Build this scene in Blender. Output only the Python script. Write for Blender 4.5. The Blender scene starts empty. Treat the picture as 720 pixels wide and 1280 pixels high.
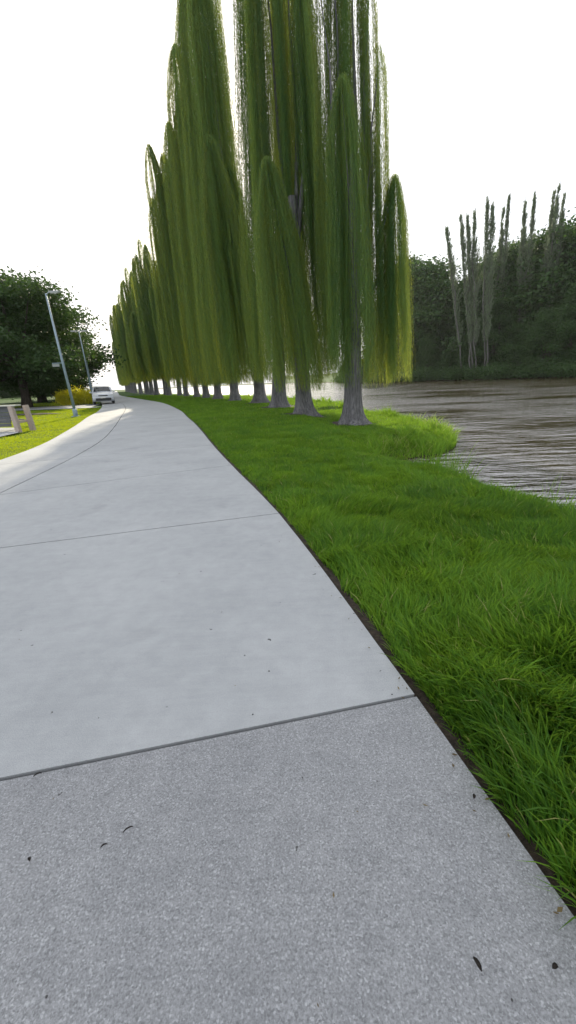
import bpy, bmesh, math, random
import numpy as np
from mathutils import Vector, Matrix, noise as mnoise
R = math.radians
rng = np.random.default_rng(7)
random.seed(7)
S = bpy.context.scene
COL = S.collection

# ------------------------------------------------------------------ camera
PITCH, ROLL = R(18.5), R(2.634)
cam = bpy.data.cameras.new('camera')
cam.sensor_fit = 'VERTICAL'; cam.sensor_height = 36; cam.lens = 490/1280*36
cam.clip_start = 0.05; cam.clip_end = 3000
camo = bpy.data.objects.new('camera', cam); COL.objects.link(camo)
c_, s_ = math.cos(PITCH), math.sin(PITCH); cr, sr = math.cos(ROLL), math.sin(ROLL)
ax = Vector((cr, -sr*s_, -sr*c_)); ay = Vector((sr, cr*s_, cr*c_)); az = -Vector((0, c_, -s_))
M = Matrix((ax, ay, az)).transposed().to_4x4(); M.translation = (0, 0, 1.5)
camo.matrix_world = M
S.camera = camo

# ------------------------------------------------------------------ light
SUN_AZ, SUN_EL = R(-10), R(26.3)
w = bpy.data.worlds.new('World'); S.world = w; w.use_nodes = True
nt = w.node_tree; nt.nodes.clear()
out = nt.nodes.new('ShaderNodeOutputWorld'); bg = nt.nodes.new('ShaderNodeBackground')
sky = nt.nodes.new('ShaderNodeTexSky'); sky.sky_type = 'NISHITA'; sky.sun_disc = False
sky.sun_elevation = SUN_EL; sky.sun_rotation = SUN_AZ
sky.dust_density = 4; sky.air_density = 1.0; sky.ozone_density = 1.0
tc = nt.nodes.new('ShaderNodeTexCoord')
nz = nt.nodes.new('ShaderNodeTexNoise'); nz.inputs['Scale'].default_value = 2.2; nz.inputs['Detail'].default_value = 5
rp = nt.nodes.new('ShaderNodeMapRange'); rp.inputs[1].default_value = .3; rp.inputs[2].default_value = .7
rp.inputs[3].default_value = .72; rp.inputs[4].default_value = .92
mx = nt.nodes.new('ShaderNodeMix'); mx.data_type = 'RGBA'
mx.inputs[7].default_value = (12.0, 12.3, 12.9, 1)     # thin bright cloud veil
nt.links.new(tc.outputs['Generated'], nz.inputs['Vector']); nt.links.new(nz.outputs['Fac'], rp.inputs[0])
nt.links.new(rp.outputs[0], mx.inputs[0]); nt.links.new(sky.outputs[0], mx.inputs[6])
nt.links.new(mx.outputs[2], bg.inputs[0]); bg.inputs[1].default_value = .1
nt.links.new(bg.outputs[0], out.inputs[0])
sun = bpy.data.lights.new('sun', 'SUN'); sun.energy = 5; sun.angle = R(.6); sun.color = (1, .88, .66)
suno = bpy.data.objects.new('sun', sun); COL.objects.link(suno)
d = Vector((math.sin(SUN_AZ)*math.cos(SUN_EL), math.cos(SUN_AZ)*math.cos(SUN_EL), math.sin(SUN_EL)))
suno.rotation_euler = d.to_track_quat('Z', 'Y').to_euler()
S.view_settings.view_transform = 'Standard'; S.view_settings.look = 'None'
S.view_settings.gamma = 1; S.view_settings.exposure = .25
S.render.engine = 'CYCLES'
S.cycles.max_bounces = 8; S.cycles.transparent_max_bounces = 8

# ------------------------------------------------------------------ helpers
def tag(o, label=None, cat=None, group=None, kind=None):
    if label: o['label'] = label
    if cat: o['category'] = cat
    if group: o['group'] = group
    if kind: o['kind'] = kind
    return o
def empty(name, loc=(0, 0, 0), rz=0):
    o = bpy.data.objects.new(name, None); COL.objects.link(o); o.location = loc; o.rotation_euler = (0, 0, rz)
    o.empty_display_size = .2
    return o
def link(name, me, mat, parent=None):
    o = bpy.data.objects.new(name, me); COL.objects.link(o)
    if mat and not me.materials: me.materials.append(mat)
    if parent: o.parent = parent
    return o
def npmesh(name, V, F, tint=None, smooth=False):
    """F: list of int arrays (n,k)"""
    me = bpy.data.meshes.new(name)
    V = np.ascontiguousarray(V, dtype=np.float32)
    me.vertices.add(len(V)); me.vertices.foreach_set('co', V.ravel())
    F = [f for f in F if len(f)]
    loops = np.concatenate([f.ravel() for f in F]).astype(np.int32)
    tot = np.concatenate([np.full(len(f), f.shape[1]) for f in F]).astype(np.int32)
    st = np.concatenate([[0], np.cumsum(tot)[:-1]]).astype(np.int32)
    me.loops.add(len(loops)); me.loops.foreach_set('vertex_index', loops)
    me.polygons.add(len(tot)); me.polygons.foreach_set('loop_start', st); me.polygons.foreach_set('loop_total', tot)
    if smooth: me.polygons.foreach_set('use_smooth', np.ones(len(tot), dtype=bool))
    if tint is not None:
        a = me.attributes.new('tint', 'FLOAT', 'POINT'); a.data.foreach_set('value', np.asarray(tint, dtype=np.float32))
    me.update(calc_edges=True)
    return me
def bmlink(name, bm, mat, parent=None, smooth=False):
    bmesh.ops.recalc_face_normals(bm, faces=bm.faces)
    me = bpy.data.meshes.new(name); bm.to_mesh(me); bm.free()
    if smooth:
        for p in me.polygons: p.use_smooth = True
    return link(name, me, mat, parent)
def box(bm, c, s, rot=None, bev=.0):
    r = bmesh.ops.create_cube(bm, size=1)
    vs = r['verts']
    bmesh.ops.scale(bm, vec=s, verts=vs)
    if bev:
        es = list({e for v in vs for e in v.link_edges})
        rr = bmesh.ops.bevel(bm, geom=es, offset=bev, segments=2, affect='EDGES'); vs = list({v for f in rr['faces'] for v in f.verts} | {v for v in vs if v.is_valid})
    if rot is not None: bmesh.ops.rotate(bm, matrix=rot, verts=vs)
    bmesh.ops.translate(bm, vec=c, verts=vs)
    return vs
def tube(bm, pts, rad, n=8, cap=True):
    """tapered tube along pts"""
    pts = [Vector(p) for p in pts]; rings = []
    for i, p in enumerate(pts):
        t = (pts[min(i+1, len(pts)-1)]-pts[max(i-1, 0)]).normalized()
        a = t.cross(Vector((0, 0, 1))) if abs(t.z) < .95 else t.cross(Vector((0, 1, 0)))
        a.normalize(); b = t.cross(a)
        rings.append([bm.verts.new(p+(a*math.cos(2*math.pi*k/n)+b*math.sin(2*math.pi*k/n))*rad[i]) for k in range(n)])
    for i in range(len(rings)-1):
        for k in range(n):
            bm.faces.new((rings[i][k], rings[i][(k+1) % n], rings[i+1][(k+1) % n], rings[i+1][k]))
    if cap: bm.faces.new(rings[0]); bm.faces.new(rings[-1])
def newmat(name):
    m = bpy.data.materials.new(name); m.use_nodes = True
    n = m.node_tree.nodes; b = n['Principled BSDF']
    return m, m.node_tree, b
def N(t, typ, **k):
    n = t.nodes.new(typ)
    for a, v in k.items(): setattr(n, a, v)
    return n
def noise(t, scale, detail=4, rough=.55, vec=None, stretch=None):
    n = N(t, 'ShaderNodeTexNoise'); n.inputs['Scale'].default_value = scale; n.inputs['Detail'].default_value = detail
    n.inputs['Roughness'].default_value = rough
    if vec is None:
        g = N(t, 'ShaderNodeNewGeometry'); vec = g.outputs['Position']
    if stretch:
        mp = N(t, 'ShaderNodeMapping'); mp.inputs['Scale'].default_value = stretch
        t.links.new(vec, mp.inputs[0]); vec = mp.outputs[0]
    t.links.new(vec, n.inputs['Vector'])
    return n.outputs['Fac']
def ramp(t, fac, stops):
    r = N(t, 'ShaderNodeValToRGB'); e = r.color_ramp.elements
    while len(e) < len(stops): e.new(.5)
    for i, (p, c) in enumerate(stops): e[i].position = p; e[i].color = (*c, 1) if len(c) == 3 else c
    t.links.new(fac, r.inputs[0]); return r.outputs[0]
def mix(t, fac, a, b, mode='MIX'):
    m = N(t, 'ShaderNodeMix', data_type='RGBA', blend_type=mode)
    for sock, v in ((m.inputs[0], fac), (m.inputs[6], a), (m.inputs[7], b)):
        if isinstance(v, (int, float)): sock.default_value = v
        elif isinstance(v, tuple): sock.default_value = (*v, 1)
        else: t.links.new(v, sock)
    return m.outputs[2]
def bump(t, b, h, strength=.5, dist=.01):
    n = N(t, 'ShaderNodeBump'); n.inputs['Strength'].default_value = strength; n.inputs['Distance'].default_value = dist
    t.links.new(h, n.inputs['Height']); t.links.new(n.outputs[0], b.inputs['Normal']); return n
def simple(name, col, rough=.6, metal=0, var=.15, sc=8, bmp=0):
    m, t, b = newmat(name)
    f = noise(t, sc, 5)
    c = mix(t, f, tuple(x*(1-var) for x in col), tuple(min(1, x*(1+var)) for x in col))
    t.links.new(c, b.inputs['Base Color']); b.inputs['Roughness'].default_value = rough; b.inputs['Metallic'].default_value = metal
    if bmp: bump(t, b, f, bmp)
    return m
def leafmat(name, dark, light, trans, tfac=.45, rough=.55, gloss=.25):
    """blades and leaves: a tint attribute picks the leaf's own colour; thin, lets light through"""
    m = bpy.data.materials.new(name); m.use_nodes = True; t = m.node_tree; t.nodes.clear()
    o = N(t, 'ShaderNodeOutputMaterial'); at = N(t, 'ShaderNodeAttribute', attribute_name='tint')
    c = mix(t, at.outputs['Fac'], dark, light)
    big = noise(t, .35, 3)
    c = mix(t, big, c, mix(t, .35, c, light))
    p = N(t, 'ShaderNodeBsdfPrincipled'); p.inputs['Roughness'].default_value = rough; p.inputs['Specular IOR Level'].default_value = gloss
    t.links.new(c, p.inputs['Base Color'])
    tr = N(t, 'ShaderNodeBsdfTranslucent'); tc_ = mix(t, .7, c, trans)
    t.links.new(tc_, tr.inputs[0])
    ms = N(t, 'ShaderNodeMixShader'); ms.inputs[0].default_value = tfac
    t.links.new(p.outputs[0], ms.inputs[1]); t.links.new(tr.outputs[0], ms.inputs[2]); t.links.new(ms.outputs[0], o.inputs[0])
    return m

# ------------------------------------------------------------------ materials
def concrete(name, coarse):
    m, t, b = newmat(name)
    big = noise(t, .9, 5, .6); med = noise(t, 9, 5, .6); fine = noise(t, 160 if coarse else 240, 4, .75)
    base = ramp(t, big, [(.3, (.30, .318, .33)), (.7, (.415, .432, .442))]) if not coarse else ramp(t, big, [(.3, (.205, .212, .224)), (.7, (.275, .281, .291))])
    c = mix(t, .35, base, ramp(t, med, [(.35, (.25, .256, .266)), (.65, (.34, .346, .356))] if not coarse else [(.35, (.20, .205, .215)), (.65, (.285, .29, .30))]))
    brush = noise(t, 3.0, 4, .6, stretch=(1.2, 14, 1))
    c = mix(t, .06, c, ramp(t, brush, [(.4, (.22, .23, .24)), (.6, (.42, .43, .44))]))
    lo, hi = (.72, 1.22) if coarse else (.80, 1.15)
    sp = ramp(t, fine, [(.36, (lo,)*3), (.5, (1,)*3), (.64, (hi,)*3)])
    c = mix(t, 1.0, c, sp, 'MULTIPLY')
    if coarse:      # exposed pale and dark pebbles
        v = N(t, 'ShaderNodeTexVoronoi'); v.inputs['Scale'].default_value = 200
        g = N(t, 'ShaderNodeNewGeometry'); t.links.new(g.outputs['Position'], v.inputs['Vector'])
        sx = N(t, 'ShaderNodeSeparateColor'); t.links.new(v.outputs['Color'], sx.inputs[0])
        c = mix(t, .8, c, mix(t, 1.0, c, ramp(t, sx.outputs[0], [(.0, (.62,)*3), (.25, (.9,)*3), (.8, (1.05,)*3), (1, (1.5,)*3)]), 'MULTIPLY'))
    # scattered small dark pits and stains
    pit = noise(t, 22, 2, .5); c = mix(t, ramp(t, pit, [(.0, (1,)*3), (.215, (1,)*3), (.235, (0,)*3)]), c, (.07, .07, .07))
    st = noise(t, 1.7, 3, .5); c = mix(t, ramp(t, st, [(.62, (0,)*3), (.80, (.30,)*3)]), c, (.14, .145, .15))
    t.links.new(c, b.inputs['Base Color']); b.inputs['Roughness'].default_value = .78; b.inputs['Specular IOR Level'].default_value = .35
    bump(t, b, fine, .7 if coarse else .5, .003 if coarse else .002)
    return m
M_slab, M_agg = concrete('smooth_concrete', False), concrete('aggregate_concrete', True)
M_soil, t, b = newmat('soil')
c = ramp(t, noise(t, 30, 6, .7), [(.3, (.012, .009, .006)), (.6, (.045, .032, .022)), (.75, (.09, .07, .05))])
t.links.new(c, b.inputs['Base Color']); b.inputs['Roughness'].default_value = .95; bump(t, b, noise(t, 45, 5), 1, .02)

M_ground, t, b = newmat('ground_turf')
c1 = ramp(t, noise(t, .5, 6, .6), [(.3, (.024, .062, .008)), (.7, (.045, .11, .012))])
c2 = ramp(t, noise(t, 14, 5, .7), [(.35, (.5, .5, .5)), (.7, (1.35, 1.3, 1.1))])
c = mix(t, 1.0, c1, c2, 'MULTIPLY')
g = N(t, 'ShaderNodeNewGeometry'); sx = N(t, 'ShaderNodeSeparateXYZ'); t.links.new(g.outputs['Position'], sx.inputs[0])
mr = N(t, 'ShaderNodeMapRange'); mr.inputs[1].default_value = -.75; mr.inputs[2].default_value = -.4; t.links.new(sx.outputs[2], mr.inputs[0])
c = mix(t, mr.outputs[0], (.035, .026, .016), c)      # bare wet bank just above the water
t.links.new(c, b.inputs['Base Color']); b.inputs['Roughness'].default_value = .9; b.inputs['Specular IOR Level'].default_value = .15
bump(t, b, noise(t, 18, 5, .7), .8, .05)

def retint(m, stops):
    t = m.node_tree
    for n_ in list(t.nodes):
        if n_.type == 'ATTRIBUTE':
            rc = ramp(t, n_.outputs['Fac'], stops)
            for L_ in list(n_.outputs['Fac'].links):
                if L_.to_node.type == 'MIX':
                    tgt = [l.to_socket for l in L_.to_node.outputs[2].links]; t.links.remove(L_)
                    for q_ in tgt: t.links.new(rc, q_)
M_grass = leafmat('grass_blades', (.014, .075, .012), (.13, .28, .022), (.32, .50, .04), .46, .6, .2)
retint(M_grass, [(0, (.014, .065, .014)), (.35, (.045, .15, .016)), (.8, (.17, .32, .028)), (.93, (.20, .33, .03)), (1, (.42, .36, .16))])
M_strip = leafmat('verge_blades', (.10, .20, .010), (.24, .38, .014), (.62, .66, .02), .45, .5)
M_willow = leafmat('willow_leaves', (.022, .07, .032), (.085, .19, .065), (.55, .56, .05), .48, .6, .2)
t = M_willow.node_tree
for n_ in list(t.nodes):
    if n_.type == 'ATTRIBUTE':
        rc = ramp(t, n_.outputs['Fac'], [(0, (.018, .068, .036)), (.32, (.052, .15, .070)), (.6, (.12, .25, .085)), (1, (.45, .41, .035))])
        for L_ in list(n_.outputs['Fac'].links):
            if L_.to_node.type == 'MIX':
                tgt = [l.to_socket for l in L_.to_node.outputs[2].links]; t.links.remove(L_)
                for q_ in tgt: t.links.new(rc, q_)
M_broad = leafmat('broad_leaves', (.016, .04, .014), (.05, .10, .028), (.12, .22, .03), .25, .55, .25)
M_far = leafmat('far_leaves', (.018, .045, .016), (.056, .115, .032), (.12, .22, .04), .25, .6, .2)
M_poplar = leafmat('poplar_leaves', (.095, .14, .085), (.165, .22, .125), (.26, .31, .18), .3, .6, .2)
M_yellow = leafmat('golden_leaves', (.55, .55, .03), (.85, .80, .06), (.9, .85, .05), .4, .5)

def bark(name, a, bb, sc=5):
    m, t, b = newmat(name)
    f = noise(t, sc, 8, .7, stretch=(2.6, 2.6, .35)); f2 = noise(t, 1.2, 3)
    c = ramp(t, f, [(.32, tuple(x*.35 for x in a)), (.48, a), (.68, bb)])
    c = mix(t, ramp(t, f2, [(.4, (0,)*3), (.7, (.5,)*3)]), c, tuple(x*.6 for x in a))
    t.links.new(c, b.inputs['Base Color']); b.inputs['Roughness'].default_value = .92; bump(t, b, f, 1, .05)
    return m
M_wbark = bark('willow_bark', (.13, .128, .135), (.26, .255, .26), 7)
M_dbark = bark('dark_bark', (.05, .04, .03), (.10, .085, .07), 4)
M_pbark = bark('poplar_bark', (.11, .11, .10), (.15, .148, .135), 3)

M_water, t, b = newmat('river_water')
b.inputs['Base Color'].default_value = (.045, .034, .017, 1); b.inputs['Roughness'].default_value = .07; b.inputs['IOR'].default_value = 4.2
b.inputs['Specular IOR Level'].default_value = .5
w1 = noise(t, 1.0, 3, .55, stretch=(.7, 2.6, 1)); w2 = noise(t, 4.2, 3, .6, stretch=(.8, 2.4, 1)); gust = noise(t, .09, 4, .6, stretch=(.8, 1.6, 1))
ad = N(t, 'ShaderNodeMath', operation='MULTIPLY_ADD'); t.links.new(w2, ad.inputs[0]); ad.inputs[1].default_value = .22; t.links.new(w1, ad.inputs[2])
gm = ramp(t, gust, [(.36, (.12,)*3), (.58, (1,)*3)])
ml = N(t, 'ShaderNodeMath', operation='MULTIPLY'); t.links.new(ad.outputs[0], ml.inputs[0]); t.links.new(gm, ml.inputs[1])
bump(t, b, ml.outputs[0], 1.0, .23)

M_metal = simple('lamp_steel', (.26, .34, .40), .45, .3, .15, 6)
M_white = simple('lamp_head_white', (.42, .44, .45), .4)
M_sign = simple('sign_face', (.25, .27, .27), .5)
M_wood = simple('weathered_slats', (.10, .105, .115), .75, 0, .4, 9, .3)
M_frame = simple('pale_concrete', (.42, .35, .31), .85, 0, .3, 10, .3)
M_cap = simple('pale_rail', (.52, .53, .47), .7, 0, .2, 12)
M_car = simple('white_car_paint', (.62, .65, .70), .25, 0, .03, 2)
M_glass, t, b = newmat('car_glass'); b.inputs['Base Color'].default_value = (.02, .025, .03, 1); b.inputs['Roughness'].default_value = .06
M_black = simple('black_plastic', (.02, .02, .022), .5)
M_light = simple('headlight_glass', (.7, .72, .75), .12)
M_plate = simple('number_plate', (.7, .7, .66), .5)
M_leafbr = simple('dry_leaf', (.035, .028, .022), .8, 0, .4, 60)
M_stone = simple('dark_pebble', (.05, .05, .05), .8, 0, .3, 60)

# ------------------------------------------------------------------ splines
def catmull(P, step=.5):
    P = np.array(P, float); Q = [2*P[0]-P[1]]+list(P)+[2*P[-1]-P[-2]]; o = []
    for i in range(1, len(Q)-2):
        a, b_, c2_, d2 = Q[i-1], Q[i], Q[i+1], Q[i+2]
        n = max(2, int(np.linalg.norm(c2_-b_)/step))
        for k in range(n):
            u = k/n
            o.append(.5*((2*b_)+(c2_-a)*u+(2*a-5*b_+4*c2_-d2)*u*u+(3*b_-a-3*c2_+d2)*u**3))
    o.append(P[-1]); return np.array(o)
def resample(C, s):
    d = np.concatenate([[0], np.cumsum(np.linalg.norm(np.diff(C, axis=0), axis=1))]) ; d /= d[-1]
    return np.stack([np.interp(s, d, C[:, k]) for k in range(2)], 1)

# right and left edges of the path, paired at the cross joints
ST = [((1.75, -4.6), (-6.1, -5.6)), ((1.24, -1.6), (-6.05, -2.8)), ((.592, 1.53), (-6.15, .25)), ((-.10, 4.42), (-6.3, 2.9)), ((-1.03, 7.45), (-6.45, 5.1)),
      ((-1.85, 10.2), (-6.7, 8.6)), ((-2.75, 13.4), (-7.25, 11.7)), ((-3.75, 16.8), (-8.4, 15.3)), ((-4.85, 20.3), (-9.7, 19.0)), ((-6.15, 24.6), (-11.3, 23.3)),
      ((-7.9, 29.6), (-13.1, 28.6)), ((-10.0, 35.3), (-15.6, 35.0)), ((-12.6, 41.6), (-18.6, 42.0)), ((-16.2, 49.2), (-22.3, 50.2)), ((-21.5, 60.3), (-27.6, 61.5)),
      ((-29.0, 76.0), (-35.3, 77.5)), ((-38.4, 97.0), (-45.0, 98.5)), ((-52.5, 132), (-59.5, 133)), ((-72, 180), (-79, 181)), ((-100, 250), (-108, 251))]
RE = np.array([a for a, b_ in ST]); LE = np.array([b_ for a, b_ in ST])
RC, LC = catmull(RE, .3), catmull(LE, .3)

# ------------------------------------------------------------------ terrain
SHORE = catmull([(16, -60), (8.5, -20), (6.1, -4), (5.1, 1.5), (4.4, 4.2), (3.8, 6.2), (3.2, 7.9), (2.55, 9.2), (2.75, 10.6), (3.9, 11.3), (5.2, 12.1), (6.0, 13.6), (6.2, 16),
                 (6.1, 19.5), (5.1, 24), (3.8, 31), (1.2, 40), (-3.5, 50), (-9, 62), (-17, 77), (-27, 97), (-44, 138), (-62, 185), (-80, 240), (-120, 350), (-170, 490)], 1.0)
FARS = catmull([(-60, 490), (-5, 400), (24, 290), (34, 210), (40, 172), (48, 147), (58, 131), (68, 115), (76, 98), (88, 70), (110, 20), (150, -60)], 3.0)
def wob(C, a, f):
    o = C.copy()
    for i, p in enumerate(o):
        v = Vector((p[0]*f, p[1]*f, 3.3)); o[i] += [a*mnoise.noise(v), a*mnoise.noise(v+Vector((9, 9, 9)))]
    return o
SHORE = wob(SHORE, .45, .9); FARS = wob(FARS, 2.0, .15)
POLY = np.concatenate([SHORE, FARS])
def inside(P, poly):
    x, y = P[:, 0], P[:, 1]; r = np.zeros(len(P), bool); n = len(poly)
    for i in range(n):
        x1, y1 = poly[i]; x2, y2 = poly[(i+1) % n]
        if y1 == y2: continue
        r ^= ((y1 > y) != (y2 > y)) & (x < (x2-x1)*(y-y1)/(y2-y1)+x1)
    return r
def pdist(P, C):
    best = np.full(len(P), 1e9)
    for i in range(len(C)-1):
        a, b_ = C[i], C[i+1]; ab = b_-a; L = (ab**2).sum()+1e-12
        u = np.clip(((P-a)@ab)/L, 0, 1)
        dd = ((P-a-u[:, None]*ab)**2).sum(1); best = np.minimum(best, dd)
    return np.sqrt(best)
def mkgrid(fn):
    xs = np.arange(-60, 14, .2); ys = np.arange(-6, 90, .2); A, B = np.meshgrid(xs, ys, indexing='ij')
    G = fn(np.stack([A.ravel(), B.ravel()], 1)).reshape(A.shape)
    def f(P):
        fx = np.clip((P[:, 0]+60)/.2, 0, len(xs)-1.01); fy = np.clip((P[:, 1]+6)/.2, 0, len(ys)-1.01); i, j = fx.astype(int), fy.astype(int); a, b_ = fx-i, fy-j
        return (G[i, j]*(1-a)+G[i+1, j]*a)*(1-b_)+(G[i, j+1]*(1-a)+G[i+1, j+1]*a)*b_
    return f
def sdf(P):   # >0 on land: distance to the water's edge
    d = pdist(P, np.concatenate([SHORE, FARS])); return np.where(inside(P, POLY), -d, d)
def pathd(P):  # >0 outside path
    poly = np.concatenate([RC, LC[::-1]])
    d = np.minimum(pdist(P, RC[::3]), pdist(P, LC[::3])); return np.where(inside(P, poly), -d, d)
gsdf = mkgrid(sdf)
CREST = [(-99, 9), (7.4, 9), (8.6, 2.9), (10.3, 2.0), (12.5, 1.35), (16, .9), (20, .6), (23, .8), (27, 9), (999, 9)]
def height(P, sd=None):
    if sd is None: sd = sdf(P)
    x, y = P[:, 0], P[:, 1]
    t = np.clip(sd/1.5, 0, 1)
    near = y < 60
    top = np.zeros(len(P))
    # low tongue of land under the first willow
    g_ = np.exp(-(((x-5.0)/2.6)**2+((y-15.0)/5.0)**2)); top -= .12*g_
    xl = np.interp(y, [c[0] for c in CREST], [c[1] for c in CREST]); q = np.clip((x-xl)/1.1, 0, 1); top -= .2*q*q*(3-2*q)*(y < 27)*(y > 7.4)
    fr = np.clip((sd-3)/60, 0, 1)*7
    z = np.where(sd > 0, -.86+(.86-.04+top)*(1-(1-t)**2.2), -.86+np.maximum(sd, -3)*.4)
    isfar = (x*.85+y*.5 > 100) & (x > 0)
    z = np.where(isfar & (sd > 0), z+fr, z)
    z += np.where(sd > .5, .018*np.sin(x*2.1+1.7*np.sin(y*1.3))*np.sin(y*1.7+x*.6), 0)
    return z
n = 340
u = np.linspace(-1, 1, n); k = 6.0; g1 = np.sinh(k*u)/math.sinh(k)*495
X, Y = np.meshgrid(g1+2.0, g1+8.0, indexing='ij'); P = np.stack([X.ravel(), Y.ravel()], 1)
Z = height(P); pd = pathd(P); Z = np.where(pd < .12, np.minimum(Z, -.085), Z)
idx = np.arange(n*n).reshape(n, n)
F = np.stack([idx[:-1, :-1].ravel(), idx[1:, :-1].ravel(), idx[1:, 1:].ravel(), idx[:-1, 1:].ravel()], 1)
tag(link('ground', npmesh('ground', np.column_stack([P, Z]), [F], smooth=True), M_ground), kind='structure')
me = npmesh('river', np.array([(-480, -480, -.8), (480, -480, -.8), (480, 500, -.8), (-480, 500, -.8)]), [np.array([[0, 1, 2, 3]])])
tag(link('river', me, M_water), kind='structure')

# ------------------------------------------------------------------ air
bm = bmesh.new(); box(bm, (0, 5, 36), (1060, 1060, 80)); 
M_haze = bpy.data.materials.new('haze'); M_haze.use_nodes = True; t = M_haze.node_tree; t.nodes.clear()
o_ = N(t, 'ShaderNodeOutputMaterial'); pv = N(t, 'ShaderNodeVolumePrincipled'); pv.inputs['Color'].default_value = (.93, .95, 1, 1); pv.inputs['Density'].default_value = .0001; pv.inputs['Anisotropy'].default_value = .3
t.links.new(pv.outputs[0], o_.inputs['Volume'])
tag(bmlink('haze', bm, M_haze), kind='stuff')

# ------------------------------------------------------------------ path of cast slabs, real open joints
def slab_strip(name, j0, j1, mat):
    bm = bmesh.new()
    for j in range(j0, j1):
        m_ = 8
        ri = np.array([catm for catm in catmull(RE, .25)]);
        def seg(C, A, B):
            ia = np.argmin(((C-A)**2).sum(1)); ib = np.argmin(((C-B)**2).sum(1))
            return resample(C[ia:ib+1], np.linspace(0, 1, m_))
        rs, ls = seg(RC, RE[j], RE[j+1]), seg(LC, LE[j], LE[j+1])
        for t0, t1 in ((0, .645), (.645, 1)):
            a = rs+(ls-rs)*t0; b_ = rs+(ls-rs)*t1
            loop = list(a)+list(b_[::-1])
            ctr = np.mean(loop, axis=0)
            gap = .012 if name != "path" else .014
            vs = []
            L_ = len(loop)
            for i, p in enumerate(loop):
                e0 = loop[i]-loop[i-1]; e1 = loop[(i+1) % L_]-loop[i]
                nn = np.array([-e0[1], e0[0]])/np.linalg.norm(e0)+np.array([-e1[1], e1[0]])/np.linalg.norm(e1)
                nn /= np.linalg.norm(nn)*max(.6, 1.0)/1.0
                vs.append(bm.verts.new((*(p+nn*gap), .02)))
            f = bm.faces.new(vs)
            if f.normal.z < 0: f.normal_flip()
            f.normal_update()
            inner = bmesh.ops.inset_region(bm, faces=[f], thickness=.011, depth=0)
            for v in vs: v.co.z = .012
            ex = bmesh.ops.extrude_edge_only(bm, edges=[e for e in bm.edges if e.verts[0] in vs and e.verts[1] in vs and len(e.link_faces) == 1])
            for v in ex['geom']:
                if isinstance(v, bmesh.types.BMVert): v.co.z = -.08
    return tag(bmlink(name, bm, mat), kind='structure')
slab_strip('path_near_slabs', 0, 2, M_agg)
slab_strip('path', 2, len(ST)-1, M_slab)
# dark packed base seen in the joints
bb = np.concatenate([RC, LC[::-1]])
nR = 400
rs, ls = resample(RC, np.linspace(0, 1, nR)), resample(LC, np.linspace(0, 1, nR))
V = np.concatenate([np.column_stack([rs, np.full(nR, -.02)]), np.column_stack([ls, np.full(nR, -.02)])])
i_ = np.arange(nR-1); tag(link('path_base', npmesh('path_base', V, [np.stack([i_, i_+1, i_+1+nR, i_+nR], 1)]), M_soil), kind='structure')
# bare soil seam along the grass edge
nR = 700; sA = np.linspace(0, .28, nR); rs = resample(RC, sA); tg = np.gradient(rs, axis=0); tg /= np.linalg.norm(tg, axis=1)[:, None]
nn = np.column_stack([tg[:, 1], -tg[:, 0]])
wd = np.array([.07+.05*mnoise.noise(Vector((p[0]*2, p[1]*2, 0)))+.03*mnoise.noise(Vector((p[0]*9, p[1]*9, 0))) for p in rs])
V = np.concatenate([np.column_stack([rs-nn*.01, np.full(nR, -.035)]), np.column_stack([rs+nn*(wd*.6)[:, None], np.full(nR, -.02)]), np.column_stack([rs+nn*(wd+.08)[:, None], np.full(nR, -.07)])])
i_ = np.arange(nR-1)
tag(link('soil_seam', npmesh('soil_seam', V, [np.stack([i_+a*nR, i_+1+a*nR, i_+1+(a+1)*nR, i_+(a+1)*nR], 1) for a in (0, 1)], smooth=True), M_soil), kind='structure')
# side pavement by the bench and the lane beyond the verge
def sheet(name, pts, z, mat):
    me = npmesh(name, np.array([(x, y, z) for x, y in pts]), [np.arange(len(pts))[None]])
    return tag(link(name, me, mat), kind='structure')
sheet('side_pavement', [(-10.4, 14.1), (-10.6, 16.0), (-12.2, 18.4), (-16, 19.5), (-24, 20), (-24, 12), (-14, 12.5)], .012, M_slab)
sheet('side_lane', [(-15.5, 28.5), (-17.8, 30.5), (-24, 31.5), (-60, 30), (-60, 27.5), (-24, 29.3)], .012, M_soil)
sheet('parking_bay', [(-17.6, 37.5), (-16, 35.6), (-21, 36.5), (-31, 38.5), (-42, 40), (-44, 43.5), (-32, 43.5), (-19.4, 43.6)], .010, M_slab)

# ------------------------------------------------------------------ grass
gpd = mkgrid(pathd)
def blades(P, h, wd, lean, tint, segs=3, curl=.5):
    """P (n,3) bases; h,wd (n,); lean (n,2) horizontal tip offset"""
    n = len(P); ang = rng.uniform(0, math.pi, n); side = np.column_stack([np.cos(ang), np.sin(ang), np.zeros(n)])*wd[:, None]/2
    V = []; rows = segs+1
    for i in range(rows):
        u = i/segs; off = np.column_stack([lean*(u**1.9)[..., None] if False else lean*(u**1.9), h*(u-curl*.35*u**3*np.minimum(1, np.linalg.norm(lean, axis=1)/np.maximum(h, 1e-6)))])
        c = P+off
        if i < segs: V += [c-side*(1-.15*u-.45*u*u), c+side*(1-.15*u-.45*u*u)]
        else: V += [c]
    V = np.stack(V, 1); k = V.shape[1]; V = V.reshape(-1, 3); b0 = np.arange(n)*k
    F4 = [np.stack([b0+2*i, b0+2*i+1, b0+2*i+3, b0+2*i+2], 1) for i in range(segs-1)]
    F3 = np.stack([b0+2*(segs-1), b0+2*segs-1, b0+2*segs], 1)
    t = np.repeat(tint, k)
    return V, F4+[F3], t
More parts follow.
